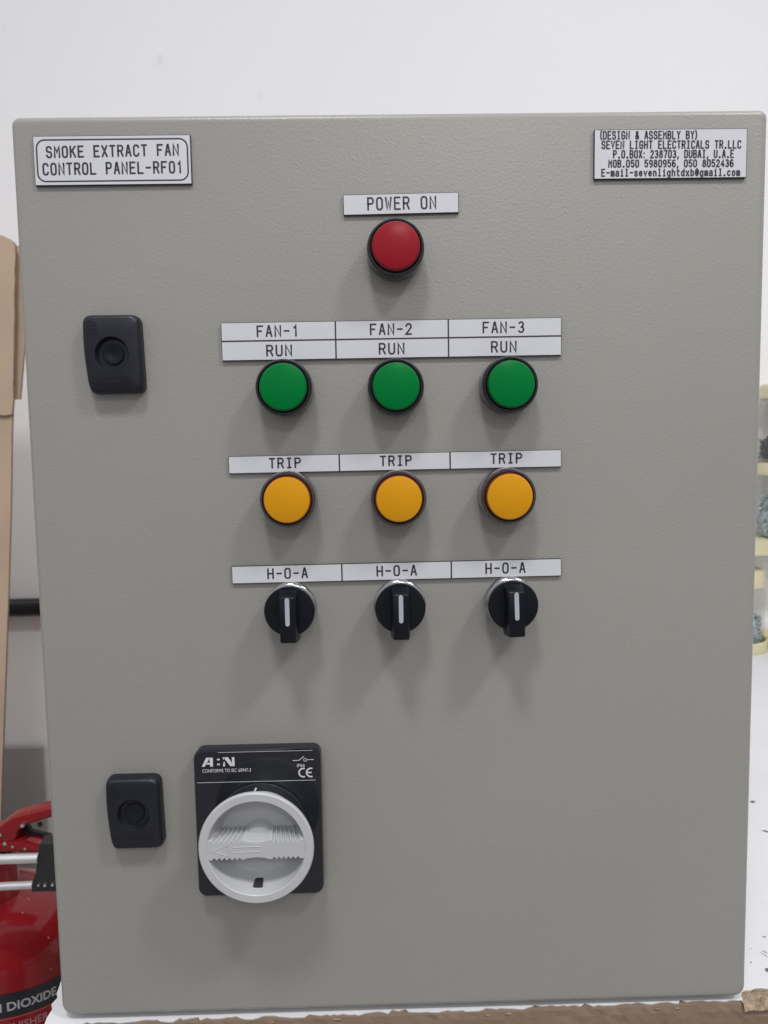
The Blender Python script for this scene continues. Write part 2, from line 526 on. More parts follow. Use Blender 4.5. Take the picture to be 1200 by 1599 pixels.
def stroke_text(bm, text, x0, x1, z0, h, y, sw, adv=None, slope=0.0):
    """text from x0 to x1 on base line z0, cap height h, on a plane facing -y"""
    n = len(text)
    # narrow characters
    adv_u = []
    for ch in text:
        adv_u.append({',': 0.62, '.': 0.85, ':': 0.6, '(': 0.7, ')': 0.7}.get(ch, 1.0) if adv else 1.0)
    gap = 0.42   # of a cell
    tot = sum(adv_u) - gap
    cell = (x1 - x0) / tot
    x = x0
    for ch, a in zip(text, adv_u):
        gw = cell * (1 - gap)
        off = -(1 - a) * cell * 0.5 * (1 if a < 1 else 0)
        for st in G[ch]:
            _jit[0] = (_jit[0] + 1) % 5
            yy = y - 0.000008 * _jit[0]
            pts = [(x + off + px / 4 * gw, z0 + pz / 6 * h) for px, pz in st]
            add_ribbon(bm, pts, sw, lambda X, Z, yy=yy: (X, yy, Z + slope * (X - x0)))
        x += cell * a


def font_mesh(text, size, bold=0.0, extrude=0.0):
    cu = bpy.data.curves.new('print', 'FONT')
    cu.body = text
    cu.size = size
    cu.offset = bold
    cu.extrude = extrude
    cu.resolution_u = 3
    o = bpy.data.objects.new('print', cu)
    COL.objects.link(o)
    bpy.context.view_layer.update()
    me = bpy.data.meshes.new_from_object(o.evaluated_get(bpy.context.evaluated_depsgraph_get()))
    bpy.data.objects.remove(o)
    bpy.data.curves.remove(cu)
    return me


def font_into(bm, text, x0, x1, z0, h, put, bold=0.0):
    """fit built-in font text to a box from x0..x1, cap height h on base line z0"""
    me = font_mesh(text, 1.0, bold)
    xs = [v.co.x for v in me.vertices]
    ref = 0.70
    sx = (x1 - x0) / (max(xs) - min(xs))
    sz = h / ref
    mx = min(xs)
    vs = [bm.verts.new(put(x0 + (v.co.x - mx) * sx, z0 + v.co.y * sz)) for v in me.vertices]
    for p in me.polygons:
        try:
            bm.faces.new([vs[i] for i in p.vertices])
        except ValueError:
            pass
    bpy.data.meshes.remove(me)


mm = 0.001

# ------------------------------------------------------------------ the setting
bm = bmesh.new()
add_box(bm, (-3.0, 0.82, -0.76), (3.0, 0.92, 2.2))
tag(link_bm('wall', bm, M['wall']), 'white painted wall behind the grey control panel', 'wall', kind='structure')
bm = bmesh.new()
add_box(bm, (-3.0, -3.0, -0.80), (3.0, 0.82, -0.76))
tag(link_bm('floor', bm, M['floor']), kind='structure')

# ------------------------------------------------------------------ table
TZ = -0.005


def jag(x0, x1, step, base, amp, seed):
    r = random.Random(seed)
    pts = []
    x = x0
    v = 0
    while x < x1:
        v = 0.55 * v + r.uniform(-1, 1) * amp * 0.75
        spike = amp * r.uniform(0.6, 1.7) if r.random() < 0.16 else 0
        pts.append((x, base + max(-amp * 0.8, v) + spike))
        x += step * r.uniform(0.5, 1.5)
    pts.append((x1, base))
    return pts


table = empty('work_table', (0, 0, TZ), 'white laminate work table with chipped front edge under the grey control panel', 'table')
# laminate sheet with a broken front edge
front = jag(-0.2095, 0.1985, 0.0030, -0.0008, 0.0014, 3)
front = [(x, y - 0.0009 + 0.0037 * (x + 0.2095) / 0.408) for x, y in front]
chip_notch = [(0.1990, 0.0005), (0.2003, 0.0050), (0.2020, 0.0082), (0.2050, 0.0098), (0.2078, 0.0094), (0.2110, 0.0110),
              (0.2150, 0.0112), (0.2190, 0.0103), (0.2240, 0.0108), (0.2300, 0.0085), (0.2360, 0.0092), (0.2420, 0.0030), (0.2450, -0.0010)]
right = jag(0.2460, 0.90, 0.006, -0.0015, 0.0012, 5)
left = [(-0.226, 0.80), (-0.2165, 0.10), (-0.2155, 0.040), (-0.2138, 0.031), (-0.2128, 0.024), (-0.2108, 0.0205), (-0.2122, 0.0150), (-0.2100, 0.0105), (-0.2104, 0.004)]
outline = front + chip_notch + right + [(0.90, 0.80)] + left
bm = bmesh.new()
fr = front + chip_notch + right
lf = [(x, y) for x, y in left]
ft = [bm.verts.new((x, y, 0)) for x, y in fr]
fb = [bm.verts.new((x, y + 0.0002, -0.0008)) for x, y in fr]
rt = [bm.verts.new((x, 0.80, 0)) for x, y in fr]
for i in range(len(fr) - 1):
    bm.faces.new((ft[i], ft[i + 1], rt[i + 1], rt[i]))
    bm.faces.new((ft[i], fb[i], fb[i + 1], ft[i + 1]))
# narrow strip left of the first front point
lt = [bm.verts.new((x, y, 0)) for x, y in lf]
lb = [bm.verts.new((x, y, -0.0008)) for x, y in lf]
mid = [bm.verts.new((-0.2095, y, 0)) for x, y in lf]
for i in range(len(lf) - 1):
    bm.faces.new((lt[i], lt[i + 1], mid[i + 1], mid[i]))
    bm.faces.new((lt[i], lb[i], lb[i + 1], lt[i + 1]))
bm.faces.new((lt[-1], ft[0], mid[-1]))
bm.faces.new((lt[-1], lb[-1], fb[0], ft[0]))
link_bm('laminate_top', bm, M['laminate'], table)
# chipboard core with a rough front
bm = bmesh.new()
r = random.Random(11)
nx, nz = 260, 8
grid = []
for j in range(nz + 1):
    row = []
    for i in range(nx + 1):
        x = -0.2098 + (0.90 + 0.2098) * i / nx
        z = -0.00095 - 0.032 * j / nz
        y = -0.0030 + 0.0026 * min(1, (x + 0.2095) / 0.408) + r.uniform(-0.0003, 0.0003)
        if j == 0:
            y += r.uniform(0.0, 0.0008)
        if 0.199 < x < 0.243 and j <= 1:
            y += 0.0022 * (1 - 0.5 * j)
            if j == 0:
                z -= 0.0004
        row.append(bm.verts.new((x, y, z)))
    grid.append(row)
rear = [[bm.verts.new((g.co.x - (0.013 if i == 0 else 0.012 * (1 - i / nx)), 0.79, g.co.z)) for i, g in enumerate(row)] for row in (grid[0], grid[-1])]
for j in range(nz):
    for i in range(nx):
        bm.faces.new((grid[j][i], grid[j][i + 1], grid[j + 1][i + 1], grid[j + 1][i]))
for g, q in ((grid[0], rear[0]), (grid[-1], rear[1])):
    for i in range(nx):
        bm.faces.new((g[i], g[i + 1], q[i + 1], q[i]))
for i in range(nx):
    bm.faces.new((rear[0][i], rear[0][i + 1], rear[1][i + 1], rear[1][i]))
bm.faces.new([grid[j][0] for j in range(nz + 1)] + [rear[1][0], rear[0][0]])
bm.faces.new([grid[j][-1] for j in range(nz + 1)] + [rear[1][-1], rear[0][-1]])
link_bm('chipboard_core', bm, M['chip'], table)
# crumbled broken corner and small crumbs along the edge
bm = bmesh.new()
r = random.Random(4)


def add_lump(bm, c, sx, sy, sz, r):
    bmesh.ops.create_icosphere(bm, subdivisions=2, radius=1.0, matrix=Matrix.Translation(c) @ Matrix.Diagonal((sx, sy, sz, 1)))


nu, nv = 46, 14
gp = []
for v in range(nv + 1):
    row = []
    for u in range(nu + 1):
        x = 0.1990 + (0.2455 - 0.1990) * u / nu + r.uniform(-.0003, .0003)
        y = -0.0020 + 0.0135 * v / nv + r.uniform(-.0003, .0003)
        e = min(1, min(u, nu - u) / 4) * min(1, (nv - v) / 3)
        z = -0.00088 + (0.00055 * r.random() + 0.0005 * math.sin(u * .55 + 1.3 * math.sin(v * .6)) * .5 + .0002) * e - (0.0035 * (1 - v / 2) if v < 2 else 0)
        row.append(bm.verts.new((x, y, max(z, -0.00088) if v >= 2 else z)))
    gp.append(row)
for v in range(nv):
    for u in range(nu):
        bm.faces.new((gp[v][u], gp[v][u + 1], gp[v + 1][u + 1], gp[v + 1][u]))
for i in range(10):
    x = r.uniform(-0.16, 0.195)
    s_ = r.uniform(0.0004, 0.0009)
    add_lump(bm, (x, -0.0030 + 0.0026 * (x + .2095) / .408, -0.0016 + r.uniform(-0.0008, 0.0002)), s_ * 2.6, s_ * 0.7, s_ * 0.6, r)
tag(link_bm('broken_edge', bm, M['chip_pale'], table), kind='stuff')
# worn marks on the laminate
bm = bmesh.new()
r = random.Random(21)


def add_mark(x, y, L, w, ang):
    pts = []
    n = 9
    for k in range(n):
        t = 2 * PI * k / n
        q = 1 + r.uniform(-.35, .35)
        u, v = L / 2 * math.cos(t) * q, w / 2 * math.sin(t) * q
        pts.append(bm.verts.new((x + u * math.cos(ang) - v * math.sin(ang), y + u * math.sin(ang) + v * math.cos(ang), 0.00012)))
    bm.faces.new(pts)


for (x, y, L, w, a) in ((0.3285, 0.2478, 0.0052, 0.004, 0.1), (0.3135, 0.1945, 0.0075, 0.0034, -0.6), (0.2275, 0.0262, 0.0055, 0.0038, -0.2),
                        (0.2415, 0.0584, 0.0028, 0.0012, -0.5), (0.2342, 0.0435, 0.0045, 0.0006, -1.0), (0.2322, 0.0411, 0.0055, 0.0005, -1.1),
                        (0.2210, 0.0545, 0.0012, 0.0012, 0.2), (0.2203, 0.0340, 0.0010, 0.0012, 0.8), (0.2268, 0.0470, 0.0014, 0.0005, 0.3),
                        (0.335, 0.330, 0.006, 0.002, 0.5), (0.372, 0.365, 0.009, 0.0016, -0.4), (0.300, 0.150, 0.012, 0.0006, 0.25), (0.41, 0.47, 0.008, 0.003, 0.6),
                        (0.285, 0.118, 0.010, 0.0005, -0.3)):
    add_mark(x, y, L, w, a)
for i in range(30):
    add_mark(r.uniform(0.24, 0.8), r.uniform(0.03, 0.6), r.uniform(0.002, 0.012), r.uniform(0.0004, 0.002), r.uniform(-1, 1))
tag(link_bm('worn_mark', bm, M['mark'], table), kind='stuff')
bm = bmesh.new()
for x, y in ((-0.16, 0.06), (0.85, 0.06), (-0.16, 0.74), (0.85, 0.74)):
    bm2 = bmesh.new()
    add_box(bm2, (x - 0.025, y - 0.025, -0.755), (x + 0.025, y + 0.025, -0.0331))
    link_bm('leg', bm2, M['steel_grey'], table)
bm.free()

# ------------------------------------------------------------------ control panel
panel = empty('control_panel', (0, 0, TZ), 'grey metal fan control panel with coloured lamps, black knobs and round rotary isolator', 'control panel')
OFF = -TZ   # children coordinates are world coordinates shifted by this


def pl(o):
    """part of the panel given in world coordinates"""
    o.parent = panel
    o.location = (o.location[0], o.location[1], o.location[2] + OFF)
    return o


bm = bmesh.new()
secs = []
ER_ = 0.0032
for k in range(7):
    t = PI / 2 * k / 6
    i_, y_ = ER_ * (1 - math.sin(t)), ER_ * (1 - math.cos(t))
    secs.append([(x, y_, z) for x, z in rrect4(-0.2002 + i_, 0.2002 - i_, -0.0020 + i_, 0.5003 - i_, [0.0046 - i_ * .9, 0.0046 - i_ * .9, 0.0075 - i_ * .9, 0.0065 - i_ * .9], 7)])
secs.append([(x, 0.018, z) for x, z in rrect4(-0.2002, 0.2002, -0.0020, 0.5003, [0.0046, 0.0046, 0.0075, 0.0065], 7)])
add_loft(bm, secs)
pl(link_bm('door', bm, M['door'], smooth=40))
bm = bmesh.new()
add_prism(bm, rrect(-0.192, 0.192, 0.006, 0.494, 0.004, 3), 0.018, 0.0215)
pl(link_bm('door_gasket', bm, M['rubber'], smooth=40))
bm = bmesh.new()
add_prism(bm, rrect(-0.1965, 0.1965, TZ + 0.0002, 0.4975, 0.004, 4), 0.0215, 0.20)
pl(link_bm('housing', bm, M['door'], smooth=40))

PT = 0.0016     # plate thickness


def plate(name, x0, x1, z0, z1, rotdeg=0.0, label=None):
    """white-on-black engraving laminate: black core with a white face; returns the part"""
    cx, cz = (x0 + x1) / 2, (z0 + z1) / 2
    hx, hz = (x1 - x0) / 2, (z1 - z0) / 2
    bm = bmesh.new()
    add_box(bm, (-hx, -PT, -hz), (hx, -0.00002, hz), 1)
    e = 0.00028
    add_box(bm, (-hx + e, -PT - 0.00012, -hz + e), (hx - e, -PT + 0.0003, hz - e), 0)
    o = link_bm(name, bm, [M['plate_white'], M['plate_core']], loc=(cx, 0, cz))
    o.rotation_euler.y = math.radians(rotdeg)
    pl(o)
    if label:
        o['label'] = label
    return o, cx, cz


TY = -PT - 0.00016


def lettering(par, c, build):
    bm = bmesh.new()
    build(bm, c[0], c[1])
    link_bm('lettering', bm, M['ink'], par)


# title plate, upper left
o, cx, cz = plate('nameplate', -.1881, -.1062, .4644, .4894, 0.0, 'white plate reading SMOKE EXTRACT FAN CONTROL PANEL-RF01')


def b_title(bm, cx, cz):
    stroke_text(bm, 'SMOKE EXTRACT FAN', -.1812 - cx, -.1128 - cx, .4786 - cz, .0053, TY, .00098, slope=.008)
    stroke_text(bm, 'CONTROL PANEL-RF01', -.1834 - cx, -.1110 - cx, .4699 - cz, .0055, TY, .00098, slope=.005)
    p = rrect(-.1864 - cx, -.1079 - cx, .4664 - cz, .4874 - cz, .0042, 6)
    add_ribbon(bm, p + [p[0]], .00080, lambda X, Z: (X, TY, Z))


lettering(o, (cx, cz), b_title)

# maker's plate, upper right
o, cx, cz = plate('nameplate', .1066, .1881, .4645, .4897, 0.0, 'white plate with five lines of design and contact details')


def b_maker(bm, cx, cz):
    for t, x0, x1, z, h in (('(DESIGN & ASSEMBLY BY)', .1097, .1612, .4850, .0040),
                            ('SEVEN LIGHT ELECTRICALS TR.LLC', .1107, .1847, .4801, .0040),
                            ('P.O.BOX: 238703, DUBAI, U.A.E', .1169, .1809, .4753, .0039),
                            ('MOB.050 5980956, 050 8052436', .1144, .1808, .4706, .0037),
                            ('E-mail-sevenlightdxb@gmail.com', .1107, .1844, .4660, .0037)):
        stroke_text(bm, t, x0 - cx, x1 - cx, z - cz, h * .93, TY, .00080, adv=True, slope=-.006)


lettering(o, (cx, cz), b_maker)

# power plate
o, cx, cz = plate('legend_plate', -.0268, .0344, .4478, .4583, -0.7, 'white plate reading POWER ON above the red lamp')
lettering(o, (cx, cz), lambda bm, cx, cz: stroke_text(bm, 'POWER ON', -.0137 - cx, .0221 - cx, .4503 - cz, .0060, TY, .00096))


def strip(x0, x1, z0, z1, divs, rows, rot, label):
    o, cx, cz = plate('legend_plate', x0, x1, z0, z1, rot, label)

    def build(bm, cx, cz):
        for d in divs:
            add_ribbon(bm, [(d - cx, z0 - cz), (d - cx, z1 - cz)], .00082, lambda X, Z: (X, TY, Z), cap=False)
        for it in rows:
            if it[0] == 'line':
                add_ribbon(bm, [(x0 - cx, it[1] - cz), (x1 - cx, it[1] - cz)], .00078, lambda X, Z: (X, TY - .00005, Z), cap=False)
            else:
                stroke_text(bm, it[0], it[1] - cx, it[2] - cx, it[3] - cz, it[4], TY, .00094)
    lettering(o, (cx, cz), build)


rows = [('line', .3827)]
for t, x in (('FAN-1', -.0742), ('FAN-2', -.0135), ('FAN-3', .0472)):
    rows.append((t, x, x + .0218, .3850, .0054))
for x in (-.0694, -.0089, .0517):
    rows.append(('RUN', x, x + .0130, .3747, .0054))
strip(-.0936, .0895, .3724, .3925, (-.0324, .0283), rows, -0.1, 'white plate with FAN-1, FAN-2, FAN-3 over RUN RUN RUN')
strip(-.0921, .0897, .3119, .3213, (-.0319, .0286), [('TRIP', x, x + .0166, .3146, .0050) for x in (-.0698, -.0094, .0511)], -0.2,
      'white plate reading TRIP three times above the amber lamps')
strip(-.0924, .0899, .2513, .2610, (-.0318, .0287), [('H-O-A', x, x + .0215, .2538, .0053) for x in (-.0725, -.0123, .0480)], -0.25,
      'white plate reading H-O-A three times above the black knobs')

# pilot lights
LENS = [(0.0130, -0.0105), (0.0129, -0.0138), (0.0125, -0.0160), (0.0121, -0.0169), (0.0117, -0.0174), (0.0088, -0.0180), (0.0045, -0.01835), (0.0, -0.0185)]
BEZ = [(0.0, -0.00005), (0.0147, -0.00005), (0.0151, -0.0020), (0.0151, -0.0108), (0.0149, -0.0127), (0.0146, -0.0138), (0.0142, -0.0144), (0.0134, -0.0144), (0.0131, -0.0139), (0.01305, -0.0125), (0.0, -0.0122)]


def pilot(color, bez):
    bm = bmesh.new()
    add_lathe(bm, BEZ, n=72)
    o = link_bm('pilot_light', bm, M[bez], smooth=35)
    bm = bmesh.new()
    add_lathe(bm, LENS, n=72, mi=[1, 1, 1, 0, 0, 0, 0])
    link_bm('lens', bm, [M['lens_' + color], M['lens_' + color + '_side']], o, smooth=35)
    return o


def dup(o, loc):
    c = o.copy()
    COL.objects.link(c)
    c.parent = panel
    c.location = (loc[0], loc[1], loc[2] + OFF)
    for ch in list(o.children):
        d = ch.copy()
        COL.objects.link(d)
        d.parent = c
    return c


def place(proto, spots, labels):
    for i, (x, z) in enumerate(spots):
        if i == 0:
            o = proto
            o.parent = panel
            o.location = (x, 0, z + OFF)
        else:
            o = dup(proto, (x, 0, z))
        o['label'] = labels[i]


place(pilot('red', 'black_gloss'), [(.0002, .4277)], ['round red pilot light under the POWER ON plate'])
place(pilot('green', 'black_gloss'), [(-.0598, .3568), (-.0008, .3562), (.0596, .3564)], ['round green pilot light under FAN-%d RUN' % k for k in (1, 2, 3)])
place(pilot('amber', 'smoke'), [(-.0594, .2977), (-.0002, .2971), (.0586, .2973)], ['round amber pilot light under the %s TRIP legend' % k for k in ('left', 'middle', 'right')])


# selector switches
def selector():
    bm = bmesh.new()
    add_lathe(bm, [(0, -0.00005), (0.0127, -0.00005), (0.0127, -0.0035), (0.0140, -0.0055), (0.0142, -0.0100), (0.0140, -0.0114), (0.0134, -0.0119), (0.0124, -0.0120), (0.0, -0.0120)], n=72)
    o = link_bm('selector_switch', bm, M['chrome'], smooth=35)
    bm = bmesh.new()
    add_lathe(bm, [(0.0120, -0.0118), (0.0122, -0.0140), (0.0134, -0.0158), (0.0135, -0.0167), (0.0130, -0.0174), (0.0, -0.0178)], n=64)
    # thumb grip across the disc, chamfered at the top, reaching past the rim below
    w = 0.0041
    prof = [(0.0122, -0.0172), (0.0119, -0.0182), (0.0098, -0.0262), (0.0088, -0.0270), (-0.0130, -0.0270), (-0.0146, -0.0262),
            (-0.0153, -0.0245), (-0.0160, -0.0150), (-0.0150, -0.0135), (-0.0120, -0.0130), (-0.0100, -0.0165)]
    b2 = bmesh.new()
    A = [b2.verts.new((-w - 0.0012 * max(0, (y + 0.0262) / 0.012), y, z)) for z, y in prof]
    B = [b2.verts.new((w + 0.0012 * max(0, (y + 0.0262) / 0.012), y, z)) for z, y in prof]
    b2.faces.new(A)
    b2.faces.new(B[::-1])
    for i in range(len(A)):
        j = (i + 1) % len(A)
        b2.faces.new((A[i], A[j], B[j], B[i]))
    bmesh.ops.recalc_face_normals(b2, faces=b2.faces)
    bevel(b2, 0.0006, 2, 50)
    tmp = bpy.data.meshes.new('tmp')
    b2.to_mesh(tmp)
    b2.free()
    bm.from_mesh(tmp)
    bpy.data.meshes.remove(tmp)
    link_bm('knob', bm, M['black'], o, smooth=35)
    bm = bmesh.new()
    add_ribbon(bm, [(0, 0.0082), (0, -0.0046)], 0.0023, lambda X, Z: (X, -0.02715, Z))
    link_bm('indicator_line', bm, M['stripe'], o)
    return o


sel = selector()
place(sel, [(-.0597, .2381), (-.0004, .2385), (.0603, .2387)], ['black selector knob under the %s H-O-A legend' % k for k in ('left', 'middle', 'right')])
for o in panel.children:
    if o.name.startswith('selector_switch') and o.location.x > 0.03:
        o.rotation_euler.y = math.radians(-1.5)

# ------------------------------------------------------------------ door locks


def door_lock():
    out = [(-0.0153, 0.0207), (0.0147, 0.0207), (0.0157, -0.0205), (-0.0122, -0.0207), (-0.0138, -0.0160), (-0.0157, 0.0030)]
    base = rpoly(out, [0.0045, 0.0050, 0.0045, 0.0050, 0.012, 0.012], 6)

    def scaled(s, y):
        return [(x * s, y, z * (s + (s - 1) * -0.2)) for x, z in base]
    bm = bmesh.new()
    rs = add_loft(bm, [scaled(1.0, -0.00005), scaled(1.0, -0.0030), scaled(0.990, -0.0048), scaled(0.962, -0.0064), scaled(0.920, -0.0073), scaled(0.870, -0.0077)], cap1=False)
    top = rs[-1]
    n = 36
    rec = [bm.verts.new((0.0090 * math.cos(2 * PI * k / n), -0.0077, 0.0090 * math.sin(2 * PI * k / n))) for k in range(n)]
    edges = []
    for L in (top, rec):
        for i in range(len(L)):
            a, b = L[i], L[(i + 1) % len(L)]
            e = bm.edges.get((a, b)) or bm.edges.new((a, b))
            edges.append(e)
    bmesh.ops.triangle_fill(bm, edges=edges, use_beauty=True)
    # recess
    r2 = [bm.verts.new((0.0078 * math.cos(2 * PI * k / n), -0.0045, 0.0078 * math.sin(2 * PI * k / n))) for k in range(n)]
    for k in range(n):
        j = (k + 1) % n
        bm.faces.new((rec[k], rec[j], r2[j], r2[k]))
    bm.faces.new(r2)

    # embossed marks
    def emb(pts, w=0.0005):
        add_ribbon(bm, pts, w, lambda X, Z: (X, -0.00785, Z))
    emb([(-0.0125, 0.0168), (-0.0100, 0.0170), (-0.0080, 0.0160), (-0.0072, 0.0145)])
    emb([(-0.0125, 0.0152), (-0.0098, 0.0150), (-0.0080, 0.0150)])
    emb([(-0.0122, 0.0118), (-0.0100, 0.0136), (-0.0088, 0.0120), (-0.0072, 0.0134)])
    emb([(-0.0112, 0.0108), (-0.0092, 0.0112), (-0.0076, 0.0104)])
    for x0, x1 in ((-0.0100, -0.0082), (-0.0060, -0.0052), (-0.0030, 0.0040), (0.0065, 0.0085), (0.0092, 0.0112)):
        emb([(x0, -0.0142), (x1, -0.0142)], 0.0007)
    o = link_bm('door_lock', bm, M['lock'], smooth=40)
    bm = bmesh.new()
    add_lathe(bm, [(0.0056, -0.0046), (0.0056, -0.0051), (0.0052, -0.0055), (0.0032, -0.0055), (0.0020, -0.0050), (0, -0.0050)], n=40)
    link_bm('lock_cylinder', bm, M['black'], o, smooth=35)
    return o


lk = door_lock()
place(lk, [(-.1505, .3762), (-.1507, .1228)], ['upper black door lock with a round keyhole recess', 'lower black door lock beside the isolator'])

# ------------------------------------------------------------------ rotary isolator
icx, icz = -.0790, .1150
bm = bmesh.new()
FY = -0.0092


def sec(x0, x1, z0, z1, r, y):
    return [(x - icx, y, z - icz) for x, z in rrect(x0, x1, z0, z1, r, 6)]


add_loft(bm, [sec(-.1160, -.0456, .0746, .1590, .0050, -0.00005), sec(-.1160, -.0456, .0746, .1592, .0050, -0.0075),
              sec(-.1158, -.0458, .0748, .1590, .0049, -0.0085), sec(-.1153, -.0463, .0754, .1585, .0046, FY)])
# raised ring under the handle
add_lathe(bm, [(0.0258, FY + 0.0002), (0.0256, FY - 0.0012), (0.0250, FY - 0.0016), (0.0215, FY - 0.0016)], n=72)
# fine raised rule
add_ribbon(bm, [(-.1143 - icx, .1413 - icz), (-.0487 - icx, .1413 - icz)], 0.0004, lambda X, Z: (X, FY - 0.0003, Z))
iso = link_bm('isolator_switch', bm, M['black_gloss'], loc=(icx, 0, icz), smooth=30)
pl(iso)
iso['label'] = 'black square isolator switch with a round light grey rotary handle'
# printing, plus edge highlights painted as thin light lines
bm = bmesh.new()
PY = FY - 0.00035


def put(X, Z):
    return (X - icx, PY, Z - icz)


def poly(pts, dx=0.0):
    bm.faces.new([bm.verts.new(put(x + dx, z)) for x, z in pts])


# heavy letters of the wordmark: A, two bars, notched N
z0, z1 = .1504, .1555
poly([(-.1112, z0), (-.1096, z0), (-.1074, .1540), (-.1070, z1), (-.1086, z1)])
poly([(-.1066, z0), (-.1050, z0), (-.1050, z1), (-.1070, z1), (-.1066, .1530)])
poly([(-.1091, .1516), (-.1066, .1516), (-.1066, .1526), (-.1086, .1526)])
poly([(-.1027, .1539), (-.1012, .1539), (-.1012, .1548), (-.1027, .1548)])
poly([(-.1027, .1511), (-.1012, .1511), (-.1012, .1520), (-.1027, .1520)])
poly([(-.0996, z1), (-.0982, z1), (-.0990, .1540)])
poly([(-.0996, z0), (-.0984, z0), (-.0984, .1528), (-.0990, .1530)])
poly([(-.0980, z1), (-.0966, z1), (-.0946, .1522), (-.0946, z0), (-.0955, z0), (-.0984, .1545)])
poly([(-.0945, z1), (-.0931, z1), (-.0931, z0), (-.0945, z0)])
font_into(bm, 'CONFORMS TO IEC 60947-3', -.1110, -.0842, .1470, .0020, put, 0.0)
font_into(bm, 'IP66', -.0587, -.0544, .1489, .0019, put, 0.0)
# isolator symbol
add_ribbon(bm, [(-.0609, .1527), (-.0575, .1528), (-.0549, .1549)], .00036, put)
p = arc(-.0541, .1530, .00085, .00085, 0, 360, 16)
add_ribbon(bm, p, .0003, put)
add_ribbon(bm, [(-.0532, .1530), (-.0495, .1531)], .00032, put)
# CE mark
add_ribbon(bm, arc(-.0553, .1457, .0024, .0024, 70, 290, 14), .0008, put, cap=False)
add_ribbon(bm, arc(-.0511, .1457, .0024, .0024, 70, 290, 14), .0008, put, cap=False)
add_ribbon(bm, [(-.0532, .1457), (-.0508, .1457)], .0008, put, cap=False)
add_ribbon(bm, [(-.1140, .1413), (-.0487, .1413)], .00024, put)
add_ribbon(bm, [(-.1020, .1583), (-.0500, .1583)], .00020, put)  # painted highlight of the chamfered top edge
# position tick and a painted highlight arc on the raised ring
PY = FY - 0.0019
add_ribbon(bm, [(-.0824, .1362), (-.0813, .1384)], .0009, put, cap=False)
PY = FY - 0.00035
add_ribbon(bm, arc(-.0790, .1150, .0255, .0255, 45, 62, 8), .00025, put, cap=False)
link_bm('marking_and_glints', bm, M['print_and_glint'], iso)
# rotary handle
bm = bmesh.new()
add_lathe(bm, [(0, -0.0105), (0.0212, -0.0105), (0.0218, -0.0150), (0.0262, -0.0235), (0.0296, -0.0290), (0.0304, -0.0306), (0.0305, -0.0318),
               (0.0303, -0.0326), (0.0298, -0.0331), (0.0261, -0.0331), (0.0257, -0.0327), (0.0246, -0.0262), (0.0226, -0.0205), (0.0208, -0.0186), (0.0190, -0.0180), (0, -0.0175)], n=120)
# grip bar with toothed edges and a scooped middle
zt, zb = 0.0048, -0.0060


def edge(sign, z):
    """outline of one edge of the bar from x=-25 to 25 mm; sign +1 top, -1 bottom"""
    pts = [(-0.0258, z)]
    for s in (0,):
        x = -0.0232
        for k in range(6):
            pts += [(x, z), (x + 0.0006, z - sign * 0.0011), (x + 0.0014, z - sign * 0.0011), (x + 0.0020, z)]
            x += 0.0027
    pts += [(-0.0070, z), (-0.0045, z - sign * 0.0008), (0, z - sign * 0.0013), (0.0045, z - sign * 0.0008), (0.0070, z)]
    x = 0.0085
    for k in range(6):
        pts += [(x, z), (x + 0.0006, z - sign * 0.0011), (x + 0.0014, z - sign * 0.0011), (x + 0.0020, z)]
        x += 0.0025
    pts += [(0.0258, z)]
    return pts


bar = edge(1, zt)[::-1] + edge(-1, zb)
secs = [[(x * .86, -0.0172, z * 1.10) for x, z in bar], [(x, -0.0325, z) for x, z in bar], [(x * 0.998, -0.03295, z * 0.96) for x, z in bar]]
add_loft(bm, secs)
# boss below the bar
add_lathe(bm, [(0.0092, -0.0172), (0.0086, -0.0215), (0.0074, -0.0236), (0, -0.0240)], c=(0, 0, -0.0006), n=48)


# raised arrow on the bar
def ridge(pts, w=0.0005):
    for (xa, za), (xb, zb_) in zip(pts, pts[1:]):
        add_tube(bm, (xa, -0.03295, za), (xb, -0.03295, zb_), w / 2, 8)


ridge([(-0.0232, -0.0008), (-0.0145, 0.0026), (-0.0145, -0.0036), (-0.0232, -0.0008)])
ridge([(-0.0120, 0.0011), (0.0024, 0.0011)])
ridge([(-0.0120, -0.0017), (0.0024, -0.0017)])
link_bm('rotary_handle', bm, M['handle'], iso, smooth=28)
bm = bmesh.new()
add_prism(bm, rpoly([(-0.0025, -0.0222), (0.0025, -0.0222), (0.0025, -0.0252), (-0.0021, -0.0252)], 0.0008), -0.0275, -0.0190)
bmesh.ops.transform(bm, matrix=Matrix.Translation((-0.0006, 0, -0.0006)), verts=bm.verts)
link_bm('padlock_slot', bm, M['slot'], iso)

# ------------------------------------------------------------------ fire extinguisher (leans back a little)
AX, AY = -.3482, .200
ext = empty('fire_extinguisher', (AX, AY, -0.02), 'red fire extinguisher with a black label band standing beside the table', 'fire extinguisher')
ER = 0.075
ZS, ZN = -.066, -.026   # shoulder start and neck (relative to the empty)
bm = bmesh.new()
prof = [(0, -.735), (0.060, -.735), (0.072, -.728), (ER, -.715), (ER, ZS)]
for k in range(1, 9):
    t = k / 8 * PI / 2
    prof.append((0.030 + (ER - 0.030) * math.cos(t), ZS + (ZN - ZS) * math.sin(t)))
prof += [(0.0285, ZN + 0.002), (0.0285, ZN + 0.035), (0.026, ZN + 0.037), (0, ZN + 0.037)]
add_lathe(bm, prof, n=96, axis='z')
link_bm('cylinder', bm, M['ext_red'], ext, smooth=40)


def cyl(az_deg, z, rr=0.0):
    a = math.radians(az_deg)
    return ((ER + rr) * math.sin(a), -(ER + rr) * math.cos(a), z)


SK = -0.0190 / 25.0     # label stuck on slightly skewed: mm per degree


def zrel(az, z):
    return z + 0.02 + SK * 0.45 * (az - 34)


